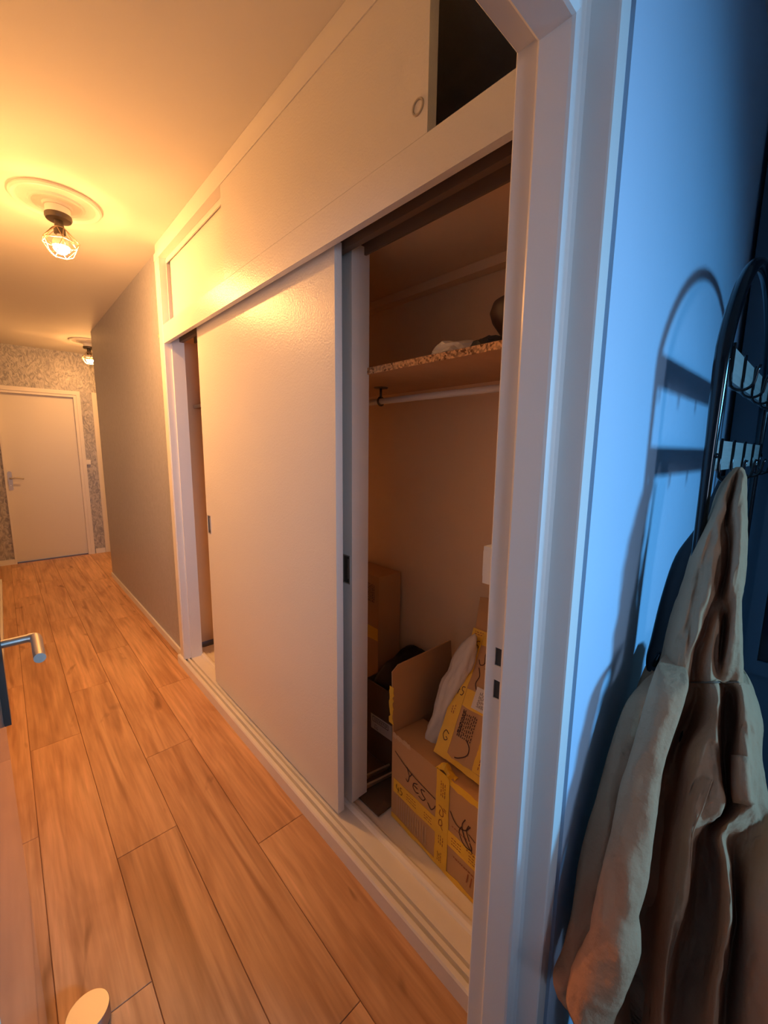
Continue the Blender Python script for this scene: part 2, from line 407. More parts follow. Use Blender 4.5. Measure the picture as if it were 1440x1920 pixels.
box('track_lip', (.801, .47, 2.472), (.806, 2.72, 2.534), M['trim'], W, bevel=.001)
box('fascia', (.765, .47, 2.032), (.787, 2.725, 2.133), M['door_paint'], W, bevel=.0015)
def sliding(name, lo, hi):
    return box(name, lo, hi, M['door_paint'], W, bevel=.002)
pa = sliding('upper_sliding_panel', (.766, .699, 2.1345), (.795, 1.835, 2.4965))
pb = sliding('upper_sliding_panel', (.812, 1.76, 2.125), (.834, 2.68, 2.50))
Mx = Matrix.Translation((.766, .728, 2.199)) @ Matrix.Rotation(math.radians(-90), 4, 'Y')
lathe('finger_pull', [(0, -.012), (.0125, -.012), (.0125, .001), (.0135, .003), (.0165, .003), (.018, 0), (.018, -.002)], (0, 0, 0), M['steel'], pa, seg=28, M=Mx)
d1 = sliding('sliding_door', (.810, 1.11, .074), (.838, 2.315, 2.066))
d2 = sliding('sliding_door', (.880, 1.113, .074), (.912, 2.27, 2.090))
box('edge_grip', (.9125, 1.1135, .076), (.955, 1.132, 2.085), M['door_paint'], d2, bevel=.003)
def pull(x, y0, y1, z0, z1, door):
    t = .004
    f = boxes('flush_handle', [((x-.0022, y0, z0), (x+.0004, y0+t, z1)), ((x-.0022, y1-t, z0), (x+.0004, y1, z1)), ((x-.0022, y0+t, z0), (x+.0004, y1-t, z0+t)), ((x-.0022, y0+t, z1-t), (x+.0004, y1-t, z1)), ((x-.0006, y0+t, z0+t), (x+.0002, y1-t, z1-t)),
                               ((x-.0030, y0+t+.002, z0+.02), (x-.0006, y0+t+.006, z1-.012))], M['steel'], door, bevel=0)
    f.data.materials.append(M['dark_steel'])
    for p in f.data.polygons:
        if 24 <= p.index < 30: p.material_index = 1
    return f
pull(.810, 2.262, 2.300, .968, 1.068, d1)
pull(.880, 1.124, 1.164, .955, 1.060, d2)
boxes('head_track', [((.792, .47, 2.068), (.806, 2.72, 2.098)), ((.846, .47, 2.050), (.868, 2.72, 2.098)), ((.932, .47, 2.060), (.940, 2.72, 2.098))], M['track'], W, bevel=.001)
box('top_board', (.788, .425, 2.100), (1.36, 2.914, 2.118), M['closet'], W)
box('back_board', (1.361, .425, .0555), (1.375, 2.914, 2.118), M['closet'], W)
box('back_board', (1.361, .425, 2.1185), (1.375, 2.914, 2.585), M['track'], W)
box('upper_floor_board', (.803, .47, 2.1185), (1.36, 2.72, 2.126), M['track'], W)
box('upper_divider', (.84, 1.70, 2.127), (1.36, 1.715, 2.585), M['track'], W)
box('side_board', (.874, 2.915, .0555), (1.375, 2.932, 2.585), M['closet'], W)
box('side_board', (.862, .408, .0555), (1.375, .424, 2.585), M['closet'], W)
box('batten', (1.312, .426, 2.066), (1.360, 2.913, 2.0995), M['closet'], W)
sh = box('shelf', (.950, .426, 1.688), (1.360, 1.90, 1.710), M['raw_wood'], W, bevel=0)
box('shelf_edge', (.9475, .426, 1.6885), (.9498, 1.90, 1.7095), M['chip'], sh, bevel=0)
sh2 = box('shelf', (.972, 1.92, 1.688), (1.360, 2.913, 1.710), M['raw_wood'], W, bevel=0)
box('shelf_edge', (.9695, 1.92, 1.6885), (.9718, 2.905, 1.7095), M['pale_edge'], sh2, bevel=0)
rz = 1.632
rod = tube('hanging_rod', [(1.18, .428, rz), (1.18, 2.912, rz)], .012, M['trim'], W, seg=14)
for yy in (1.30, 2.3):
    bm = bmesh.new()
    add_lathe(bm, [(0, -.004), (.028, -.004), (.030, 0)], (1.18, yy, 1.6875), 20); add_tube(bm, [(1.18, yy, 1.685), (1.18, yy, rz+.012)], .005, 10)
    ring = [(1.18 + .0165*math.cos(t), yy, rz + .0165*math.sin(t)) for t in [2*math.pi*i/20 for i in range(21)]]
    add_tube(bm, ring, .004, 8)
    finish('rod_bracket', bm, M['dark_steel'], rod, smooth=True)

# ================================================================ CEILING LAMPS
def lamp(x, y, label):
    L = empty('ceiling_lamp', (x, y, CE), label, 'lamp', 'caged bulb ceiling lamps of the corridor')
    lathe('ceiling_rose', [(.176, 0), (.178, -.010), (.170, -.016), (.158, -.014), (.152, -.009), (.112, -.012), (.106, -.020), (.098, -.020), (.092, -.014), (.060, -.018), (.056, -.028), (0, -.028)], (x, y, CE-.0005), M['ceiling'], L, seg=64)
    lathe('cap', [(.050, 0), (.051, -.026), (.051, -.030), (.0, -.031)], (x, y, CE-.0295), M['plastic'], L, seg=36)
    lathe('cap_ring', [(0, 0), (.054, 0), (.055, -.012), (.050, -.022), (.020, -.024), (0, -.024)], (x, y, CE-.0610), M['lamp_cap'], L, seg=36)
    lathe('socket', [(.018, 0), (.020, -.030), (.024, -.034), (.024, -.058), (.018, -.060), (0, -.060)], (x, y, CE-.0855), M['lamp_cap'], L, seg=24)
    lathe('bulb_base', [(0, 0), (.013, 0), (.014, -.006), (.024, -.018), (.0325, -.032), (.0350, -.046), (.0346, -.054), (0, -.0542)], (x, y, CE-.1460), M['plastic'], L, seg=24)  # opaque upper half added to keep bulb light off the ceiling
    lathe('bulb', [(0, -.0546), (.0343, -.0546), (.0325, -.064), (.026, -.076), (.016, -.084), (0, -.088)], (x, y, CE-.1460), M['bulb'], L, seg=24)
    bm = bmesh.new()
    zt, zm, zb = CE-.118, CE-.182, CE-.238
    T = [(x + .026*math.cos(a), y + .026*math.sin(a), zt) for a in [math.pi*k/3 for k in range(6)]]
    E_ = [(x + .080*math.cos(a), y + .080*math.sin(a), zm) for a in [math.pi*k/3 + math.pi/6 for k in range(6)]]
    B = [(x + .046*math.cos(a), y + .046*math.sin(a), zb) for a in [math.pi*k/3 for k in range(6)]]
    for k in range(6):
        j = (k+1) % 6
        for p, q in ((T[k], T[j]), (T[k], E_[k]), (T[j], E_[k]), (E_[k], E_[j]), (E_[k], B[k]), (E_[k], B[j]), (B[k], B[j])):
            add_tube(bm, [p, q], .0019, 6, cap=False)
    finish('wire_cage', bm, M['cage'], L, smooth=True)
    return L
l0 = lamp(.315, 2.665, 'caged bulb on round plaster rose, the nearer ceiling lamp above the corridor')
l1 = l0.copy(); COL.objects.link(l1); l1.location = (.845, 5.80, CE); l1['label'] = 'far caged bulb lamp half hidden by the corner of the grey wall'
for ch in list(l0.children):
    c = ch.copy()
    if c.name.startswith('bulb') and 'base' not in c.name:
        c.data = ch.data.copy(); c.data.materials[0] = M['bulb_far']      # a weaker bulb
    COL.objects.link(c); c.parent = l1; c.matrix_parent_inverse = ch.matrix_parent_inverse.copy()

# ================================================================ SMALL FITTINGS
sw = empty('light_switch', (.845, 6.63, 1.22), 'small white light switch on the crinkled wallpaper beside the far door', 'switch')
box('switch_housing', (.8225, 6.600, 1.195), (.868, 6.6298, 1.255), M['plastic'], sw, bevel=.004)
box('rocker', (.831, 6.594, 1.205), (.860, 6.600, 1.246), M['white'], sw, bevel=.002)
sb = empty('light_switch', (.716, .41, 1.21), 'rounded white switch box on the edge of the metal door frame', 'switch')
box('switch_housing', (.692, .4095, 1.172), (.744, .452, 1.248), M['plastic'], sb, bevel=.008, seg=3)
box('rocker', (.700, .4515, 1.184), (.737, .458, 1.236), M['plastic'], sb, bevel=.003)
ds = empty('door_stop', (.030, 1.095, 0), 'round brushed steel door stop standing on the wooden floor', 'door stop')
lathe('rubber_base', [(.0, .0002), (.044, .0002), (.045, .002), (.045, .006), (0, .006)], (.030, 1.095, 0), M['black_gap'], ds, seg=48)
lathe('steel_body', [(.0, .006), (.0455, .006), (.0455, .046), (.0445, .048), (0, .048)], (.030, 1.095, 0), M['steel'], ds, seg=64)

# ================================================================ BOXES IN THE WARDROBE
def frame_of(O, u, v, w):
    m = Matrix.Identity(4)
    for i in range(3): m[i][0], m[i][1], m[i][2], m[i][3] = u[i], v[i], w[i], O[i]
    return m
def strokes(name, lines, Mx, mtl, parent, wdt=.0035, v=-.0016, t=.0008):
    """hand strokes as thin raised ribbons on a face: lines of (u, w) in the face's frame"""
    bm = bmesh.new()
    for ln in lines:
        P = crom([(a, v, b) for a, b in ln], 4) if len(ln) > 2 else [Vector((a, v, b)) for a, b in ln]
        A = []
        for i, p in enumerate(P):
            d = (P[min(i+1, len(P)-1)] - P[max(i-1, 0)]); nrm = Vector((-d.z, 0, d.x)).normalized()*wdt/2
            A.append((bm.verts.new(p+nrm), bm.verts.new(p-nrm)))
        for (a, b), (c, d) in zip(A, A[1:]): bm.faces.new((a, b, d, c))
    for q in bm.verts: q.co = Mx @ q.co
    o = finish(name, bm, mtl, parent); o['kind'] = 'stuff'; return o
def scribble(u0, u1, w0, w1, n, seed):
    r = random.Random(seed); L = []
    for k in range(n):
        w = w0 + (w1-w0)*(k+.5)/n; u = u0
        while u < u1-.004:
            s = r.uniform(.003, .010); L.append([(u, w), (min(u+s, u1), w + r.uniform(-.001, .001))]); u += s + r.uniform(.002, .004)
    return L
def scribble_v(u0, u1, w0, w1, n, seed):
    r = random.Random(seed); L = []
    for k in range(n):
        u = u0 + (u1-u0)*(k+.5)/n; w = w0
        while w < w1-.004:
            s = r.uniform(.004, .012); L.append([(u, w), (u + r.uniform(-.001, .001), min(w+s, w1))]); w += s + r.uniform(.002, .005)
    return L
def tape_strip(name, pts, mtl, Mx, parent, v0=-.0011, v1=-.0002, seed=1, jag=.0015):
    """a strip of tape (u0,w0,u1,w1) with slightly uneven long edges"""
    u0, w0, u1, w1 = pts; r = random.Random(seed); bm = bmesh.new()
    horiz = (u1-u0) > (w1-w0); n = 14
    for i in range(n+1):
        t = i/n
        if horiz: a, b = (u0+(u1-u0)*t, w0+r.uniform(-jag, jag)), (u0+(u1-u0)*t, w1+r.uniform(-jag, jag))
        else: a, b = (u0+r.uniform(-jag, jag), w0+(w1-w0)*t), (u1+r.uniform(-jag, jag), w0+(w1-w0)*t)
        ring = [bm.verts.new((a[0], v0, a[1])), bm.verts.new((b[0], v0, b[1])), bm.verts.new((b[0], v1, b[1])), bm.verts.new((a[0], v1, a[1]))]
        if i:
            for k in range(4): bm.faces.new((prev[k], prev[(k+1) % 4], ring[(k+1) % 4], ring[k]))
        else: bm.faces.new(ring)
        prev = ring
    bm.faces.new(prev)
    for q in bm.verts: q.co = Mx @ q.co
    return finish(name, bm, mtl, parent)

# -- open box on the wardrobe floor
B1 = empty('cardboard_box', (.968, .985, .0555), 'large open cardboard box with yellow tape on the wardrobe floor', 'box', 'cardboard boxes in the wardrobe')
u = Vector((-.0695, -.9976, 0)).normalized(); F1 = frame_of((.968, .985, .0555), u, Vector((-u.y, u.x, 0)), (0, 0, 1))
BW, BD, BH, T = .52, .335, .352, .005
boxes('box_body', [((0, 0, 0), (BW, T, BH)), ((0, BD-T, 0), (BW, BD, BH)), ((0, T, 0), (T, BD-T, BH)), ((BW-T, T, 0), (BW, BD-T, BH)), ((T, T, 0), (BW-T, BD-T, T))], M['card'], B1, bevel=.001, M=F1)
bm = bmesh.new()
for s in (0, T):
    pass
fl = [(.0, 0, BH+.001), (.004, BD*.97, BH+.001), (-.012, BD*.93, BH+.262), (-.012, .03, BH+.250), (-.010, .0, BH+.232)]
A = [bm.verts.new(p) for p in fl]; Bv = [bm.verts.new((p[0]+T, p[1], p[2])) for p in fl]
for i in range(5): bm.faces.new((A[i], A[(i+1) % 5], Bv[(i+1) % 5], Bv[i]))
bm.faces.new(A); bm.faces.new(Bv)
for q in bm.verts: q.co = F1 @ q.co
left_flap = finish('side_flap', bm, M['card'], B1)
bm = bmesh.new()
fl = [(T+.002, T, BH-.004), (BW-T-.002, T, BH-.004), (BW-T-.002, .155, BH-.012), (T+.002, .150, BH-.012)]
A = [bm.verts.new(p) for p in fl]; Bv = [bm.verts.new((p[0], p[1], p[2]+.004)) for p in fl]
for i in range(4): bm.faces.new((A[i], A[(i+1) % 4], Bv[(i+1) % 4], Bv[i]))
bm.faces.new(A); bm.faces.new(Bv)
for q in bm.verts: q.co = F1 @ q.co
finish('front_flap', bm, M['card'], B1)
tp = tape_strip('tape', (.012, .116, BW-.01, .170), M['tape'], F1, B1, seed=3)
tv = tape_strip('tape', (.228, .004, .284, BH+.004), M['tape'], F1, B1, v0=-.0019, v1=-.0010, seed=4)
tape_strip('tape', (.002, -.0003, BW-.004, .017), M['tape'], F1, B1, v0=-.0016, v1=-.0004, seed=5, jag=.004)
tape_strip('tape', (.285, BH-.020, BW-.004, BH+.002), M['tape'], F1, B1, v0=-.0014, v1=-.0003, seed=6, jag=.004)
tape_strip('tape', (.006, BH-.014, .10, BH+.003), M['card_edge'], F1, B1, v0=-.0014, v1=-.0003, seed=9, jag=.004)
tape_strip('tape', (-.016, BH+.03, .002, BH+.175), M['tape'], F1 , left_flap, v0=-.0016, v1=-.0004, seed=8, jag=.005)
# crumpled end of the upright tape, sticking up over the top edge
bm = bmesh.new(); r = random.Random(5); rows_ = []
for i in range(9):
    t = i/8; h = .034*math.sin(math.pi*min(1, t*1.15)) * (1 if t < .6 else .75)
    rows_.append([(.222+.075*t, -.004+.010*k + r.uniform(-.003, .003), BH + .001 + h*(math.sin(math.pi*(k+.6)/4.2)) + r.uniform(-.003, .003)) for k in range(4)])
grid_mesh(bm, rows_, False)
for q in bm.verts: q.co = F1 @ q.co
o = finish('tape_crumple', bm, M['tape'], tv); o.modifiers.new('s', 'SOLIDIFY').thickness = .0012
yes = [[(.018, .285), (.07, .262), (.13, .248), (.19, .242), (.226, .238)],
       [(.085, .262), (.098, .236), (.112, .255)], [(.098, .236), (.090, .208), (.080, .214)],
       [(.140, .232), (.122, .224), (.118, .206), (.132, .196), (.146, .202)], [(.120, .216), (.140, .214)],
       [(.176, .230), (.158, .226), (.164, .212), (.178, .204), (.166, .190), (.146, .192)], [(.190, .200), (.206, .186), (.220, .200), (.226, .214)]]
strokes('marker_writing', yes, F1, M['ink'], B1)
loops = [[(.290, .245), (.315, .218), (.350, .222), (.372, .252)], [(.352, .262), (.340, .232), (.352, .196), (.384, .168)], [(.338, .226), (.330, .200), (.350, .172), (.380, .176), (.372, .196)], [(.366, .222), (.392, .214)], [(.366, .252), (.358, .226), (.370, .200)]]
strokes('marker_writing', loops, F1, M['ink'], B1)
four5 = [[(.032, .158), (.030, .142), (.046, .140)], [(.042, .150), (.040, .128)], [(.062, .158), (.052, .156), (.052, .146), (.062, .142), (.058, .130), (.050, .130)]]
strokes('marker_writing', four5, F1, M['ink'], B1, wdt=.0022, v=-.0024)
strokes('tape_print', scribble(.085, .135, .128, .160, 3, 1) + scribble(.175, .215, .126, .156, 3, 2) + scribble(.300, .345, .128, .160, 3, 3) + scribble(.37, .42, .126, .156, 3, 4), F1, M['print'], tp, wdt=.0028, v=-.0016)
strokes('tape_print', scribble_v(.246, .270, .27, .325, 3, 5) + scribble_v(.242, .268, .09, .125, 3, 6) + scribble_v(.240, .262, .025, .062, 3, 7) + [[(.242, .232), (.258, .226), (.262, .202), (.246, .200), (.250, .220)], [(.262, .232), (.274, .23)], [(.262, .225), (.274, .223)]]
        + [[(.246, .178), (.244, .160), (.258, .166), (.256, .184), (.246, .178)], [(.252, .160), (.262, .150)]], F1, M['print'], tv, wdt=.0028, v=-.0026)
strokes('pale_print', [[(.035+.0125*k, .112-.001*k), (.035+.0125*k, .030)] for k in range(13)], F1, M['pale_print'], B1, wdt=.003)  # row of pale upright stripes low on the front face
strokes('box_print', scribble(.30, .36, .19, .205, 1, 11) + scribble(.36, .41, .158, .168, 1, 12) + scribble(.31, .40, .088, .100, 1, 13) + [[(.372, .085), (.366, .05)], [(.386, .083), (.380, .045)]], F1, M['print'], B1, wdt=.004)

# -- second box leaning back on the first
B2 = empty('cardboard_box', (.985, .805, .42), 'tilted cardboard box with yellow tape and white labels leaning inside the open box', 'box', 'cardboard boxes in the wardrobe')
F2 = frame_of((.992, .806, .420), (0, -1, 0), (.869, .0, -.495), (.495, .018, .869))
BW2, BH2, BD2 = .37, .434, .085
box('box_body', (0, 0, 0), (BW2, BD2, BH2), M['card'], B2, bevel=.002, M=F2)
bm = bmesh.new()
fl = [(.004, .004, BH2+.001), (BW2, .004, BH2+.001), (BW2, -.006, BH2+.175), (-.012, -.006, BH2+.115), (-.008, 0, BH2+.07)]
A = [bm.verts.new(p) for p in fl]; Bv = [bm.verts.new((p[0], p[1]+.005, p[2])) for p in fl]
for i in range(5): bm.faces.new((A[i], A[(i+1) % 5], Bv[(i+1) % 5], Bv[i]))
bm.faces.new(A); bm.faces.new(Bv)
for q in bm.verts: q.co = F2 @ q.co
finish('top_flap', bm, M['card'], B2)
t1 = tape_strip('tape', (-.001, .0, .048, BH2+.002), M['tape'], F2, B2, seed=21)
t2 = tape_strip('tape', (.048, .178, BW2-.005, .236), M['tape'], F2, B2, seed=22)
tape_strip('tape', (.048, -.001, BW2-.005, .018), M['tape'], F2, B2, seed=23, jag=.004)
t3 = tape_strip('tape', (.148, .018, .205, .150), M['tape'], F2, B2, seed=24)
tape_strip('tape', (.049, BH2-.045, BW2-.005, BH2+.001), M['tape'], F2, B2, seed=25)
lb = box('paper_label', (.082, -.0024, .186), (.142, -.0012, .256), M['label'], B2, bevel=0, M=F2)
strokes('label_print', scribble_v(.098, .126, .195, .246, 7, 31), F2, M['lprint'], lb, wdt=.0018, v=-.0027)
lb = box('paper_label', (.150, -.0026, .118), (.215, -.0016, .215), M['label'], B2, bevel=0, M=F2)
strokes('label_print', scribble(.160, .205, .13, .20, 6, 32), F2, M['lprint'], lb, wdt=.0016, v=-.003)
def mark45(u, w, s):
    return [[(u, w+s), (u-.2*s, w+.3*s), (u+.5*s, w+.4*s)], [(u+.35*s, w+.75*s), (u+.3*s, w-.3*s)], [(u+1.2*s, w+s), (u+.8*s, w+.9*s), (u+.8*s, w+.5*s), (u+1.15*s, w+.3*s), (u+1.0*s, w-.2*s), (u+.7*s, w-.2*s)]]
strokes('marker_writing', mark45(.010, .372, .026) + mark45(.012, .212, .024) + [[(.034, .075), (.020, .082), (.014, .066), (.024, .052), (.034, .058), (.026, .064)]], F2, M['ink'], B2, wdt=.0026, v=-.0020)
strokes('marker_writing', [[(.098, .405), (.076, .37), (.082, .335), (.068, .325), (.058, .340)], [(.082, .335), (.102, .352), (.104, .330), (.088, .318)], [(.066, .315), (.078, .290), (.072, .262), (.086, .238), (.098, .225)],
                           [(.100, .088), (.118, .072), (.118, .048), (.094, .028), (.078, .022)]], F2, M['ink'], B2, wdt=.0034)
strokes('box_print', scribble_v(.060, .118, .085, .165, 8, 41) + scribble_v(.058, .072, .095, .172, 2, 42), F2, M['ink'], B2, wdt=.0030)
strokes('tape_print', scribble_v(.016, .030, .30, .345, 2, 43) + scribble_v(.014, .028, .255, .29, 2, 44) + scribble_v(.014, .03, .14, .17, 2, 45) + scribble(.010, .046, .415, .43, 2, 46), F2, M['print'], t1, wdt=.0026, v=-.0018)
strokes('tape_print', scribble_v(.166, .188, .085, .14, 3, 47) + scribble_v(.160, .186, .03, .06, 2, 48), F2, M['print'], t3, wdt=.003, v=-.0018)

# -- crumpled plastic bag stuffed between
bm = bmesh.new()
bmesh.ops.create_icosphere(bm, subdivisions=4, radius=1)
r = random.Random(3)
from mathutils import noise
for q in bm.verts:
    c = q.co.copy(); k = 1 + .42*noise.noise(c*1.7 + Vector((3, 1, 2))) + .22*noise.noise(c*3.6 + Vector((0, 4, 0))) + .10*noise.noise(c*8)
    k *= 1 - .25*math.exp(-((c.z-.35)/.10)**2)          # pinched below the knot of the bag
    q.co = Vector((c.x*.030*k, c.y*.050*k, c.z*.215*(1+.12*noise.noise(c*2.5))))
    q.co = Vector((1.108 + q.co.x + .30*q.co.z, .830 + q.co.y - .20*q.co.z, .575 + q.co.z))
o = finish('plastic_bag', bm, M['bag'], smooth=True); tag(o, 'crumpled white plastic bag squeezed beside the tilted cardboard box', 'bag')

# -- box with a black bag in it, further in
B3 = empty('cardboard_box', (1.22, 1.21, .0555), 'dim brown box with a white label, holding a black bag, behind the open box', 'box', 'cardboard boxes in the wardrobe')
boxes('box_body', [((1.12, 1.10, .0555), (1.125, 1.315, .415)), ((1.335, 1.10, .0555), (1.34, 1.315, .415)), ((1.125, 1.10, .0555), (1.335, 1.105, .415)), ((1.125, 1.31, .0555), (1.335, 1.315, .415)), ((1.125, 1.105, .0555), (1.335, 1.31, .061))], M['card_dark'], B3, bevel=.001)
F3 = frame_of((1.12, 1.315, .0555), (0, -1, 0), (1, 0, 0), (0, 0, 1))
Fl = F3 @ Matrix.Translation((.105, 0, .175)) @ Matrix.Rotation(math.radians(-2), 4, 'Y')
lb = box('paper_label', (-.068, -.0012, -.035), (.068, -.0002, .035), M['label'], B3, bevel=0, M=Fl)
strokes('label_print', [[(-.055, .004), (-.055, .026)], [(-.055, .026), (.045, .026)], [(.045, .026), (.045, .004)], [(.045, .004), (-.055, .004)]] + scribble(-.045, .040, .008, .022, 3, 51) + scribble_v(-.045, -.020, -.030, -.008, 3, 52), Fl, M['lprint'], lb, wdt=.003, v=-.0016)
bm = bmesh.new(); rows_ = []
r = random.Random(8)
for i in range(13):
    t = i/12
    rows_.append([(1.127+.205*t, 1.108+.20*k/12, .398 + .14*t**.45*math.sin(math.pi*min(1, (k+.8)/12*1.05))**.12 + .012*noise.noise(Vector((t*4, k*.5, 1)))) for k in range(13)])
top = grid_mesh(bm, rows_, False)
low = [[bm.verts.new((v.co.x, v.co.y, .12)) for v in row] for row in (top[0], top[-1])]
for a, b in ((top[0], low[0]), (top[-1], low[1])):
    for k in range(12): bm.faces.new((a[k], a[k+1], b[k+1], b[k]))
o = finish('bin_bag', bm, M['black_bag'], smooth=True); tag(o, 'black plastic bag bulging out of the dim brown box', 'bag')

B4 = empty('cardboard_box', (1.27, 1.48, .0555), 'tall narrow cardboard box standing at the back, half hidden by the sliding door', 'box', 'cardboard boxes in the wardrobe')
box('box_body', (1.205, 1.33, .0555), (1.345, 1.62, .862), M['card'], B4, bevel=.003)
F4 = frame_of((1.205, 1.62, .0555), (0, -1, 0), (1, 0, 0), (0, 0, 1))
tape_strip('tape', (.005, .50, .288, .56), M['tape'], F4, B4, seed=61)
strokes('box_print', scribble_v(.215, .265, .68, .77, 5, 62), F4, M['ink'], B4, wdt=.004)
FC = empty('flattened_cardboard', (1.04, 1.15, .0555), 'dark flat cardboard with two pale strips on the wardrobe floor beside the open box', 'cardboard')
box('cardboard_sheet', (.926, 1.012, .0558), (1.115, 1.33, .061), M['card_dark'], FC, bevel=0)  # dark sheet added to stand for shade on the wardrobe floor
for yy, dz in ((1.150, 0), (1.118, -.012)):
    R1 = Matrix.Translation((1.035, yy, .098+dz)) @ Matrix.Rotation(math.radians(-9), 4, 'Z') @ Matrix.Rotation(math.radians(28), 4, 'X') @ Matrix.Rotation(math.radians(4), 4, 'Y')
    box('cardboard_strip', (-.078, -.0035, -.034), (.070, .0035, .008), M['card_edge'], FC, bevel=.001, M=R1)
# -- odds and ends on the shelf
def crumple(name, c, s, mtl, seed, label, cat):
    bm = bmesh.new(); bmesh.ops.create_icosphere(bm, subdivisions=3, radius=1)
    for q in bm.verts:
        d = q.co.copy(); k = 1 + .35*noise.noise(d*1.8 + Vector((seed, 2, 1))) + .15*noise.noise(d*5 + Vector((seed, 0, 0)))
        q.co = Vector((c[0]+d.x*s[0]*k, c[1]+d.y*s[1]*k, max(1.7105, c[2]+d.z*s[2]*k)))
    o = finish(name, bm, mtl); return tag(o, label, cat)
crumple('plastic_wrapper', (1.01, .800, 1.725), (.04, .072, .028), M['bag'], 4, 'crumpled pale plastic packaging lying on the chipboard shelf', 'packaging')
crumple('dark_pouch', (1.01, .680, 1.720), (.03, .050, .024), M['jacket'], 9, 'small flat dark pouch lying on the shelf beside the pale packaging', 'pouch')
bw = lathe('bowl', [(0, 0), (.034, 0), (.038, .012), (.060, .045), (.088, .085), (.096, .110), (.088, .135), (.060, .152), (.0, .158)], (1.115, .632, 1.7105), M['bowl'], seg=36)
tag(bw, 'dark brown rounded vessel on the shelf next to the door frame', 'bowl')

# ================================================================ DARK CABINET AT THE RIGHT
K = empty('glazed_cabinet', (2.05, -.26, 0), 'tall dark cabinet with a glazed door at the right edge, behind the coat rack', 'cabinet')
box('carcass', (1.822, -.75, .0), (2.30, .245, 2.50), M['dark_cabinet'], K, bevel=.004)
fr = boxes('door', [((1.802, .094, .70), (1.821, .130, 2.40)), ((1.802, -.50, .70), (1.821, -.464, 2.40)), ((1.802, -.464, .70), (1.821, .094, .748)), ((1.802, -.464, 2.35), (1.821, .094, 2.40))], M['dark_cabinet'], K, bevel=.003)
box('pane', (1.810, -.463, .749), (1.815, .093, 2.349), M['dark_glass'], fr, bevel=0)

# ================================================================ COAT RACK
RX0, RX1, RY = 1.008, 1.745, .163
RK = empty('coat_rack', (1.37, RY, 0), 'black tubular arched coat rack with two grey hook boards against the blue wall', 'coat rack')
xm, hw = (RX0+RX1)/2, (RX1-RX0)/2
arch = [(RX0, RY, .03), (RX0, RY, .8), (RX0, RY, 1.45), (RX0, RY, 1.60)]
for k in range(1, 24):
    a = math.pi - math.pi*k/24
    arch.append((xm + hw*math.cos(a), RY, 1.62 + .246*math.sin(a)**1.45))
arch += [(RX1, RY, 1.60), (RX1, RY, 1.45), (RX1, RY, .8), (RX1, RY, .03)]
tube('frame', arch, [.0082 if p[2] < 1.3 else (.0100 if p[2] < 1.5 else .0130) for p in arch], M['black_metal'], RK, seg=14)
for xx in (RX0, RX1):
    tube('foot', [(xx, RY+.08, .012), (xx, RY-.20, .012)], .0095, M['black_metal'], RK, seg=12)
    tube('foot_post', [(xx, RY, .012), (xx, RY, .04)], .0088, M['black_metal'], RK, seg=12)
tube('cross_bar', [(RX0, RY, .15), (RX1, RY, .15)], .0088, M['black_metal'], RK, seg=12)
HX = (1.045, 1.195, 1.36, 1.525, 1.69)
for zb, zt in ((1.577, 1.640), (1.402, 1.461)):
    bd = box('hook_board', (RX0+.010, RY-.008, zb), (RX1-.010, RY+.008, zt), M['grey_board'], RK, bevel=.002)
    for hx in HX:
        yf = RY - .0105
        pts = [(hx, yf, zt+.004), (hx, yf, zb+.01), (hx, yf-.001, zb-.004)] + [(hx, yf-.018+.018*math.cos(t), zb-.006-.016*math.sin(t)) for t in [math.pi*q/8 for q in range(1, 9)]] + [(hx, yf-.038, zb+.012), (hx, yf-.041, zb+.022)]
        tube('hook', pts, .0028, M['black_metal'], bd, seg=8)
    for xx in (RX0, RX1):
        tube('bolt', [(xx, RY-.0085, (zb+zt)/2), (xx, RY-.0125, (zb+zt)/2)], .005, M['black_metal'], RK, seg=10)

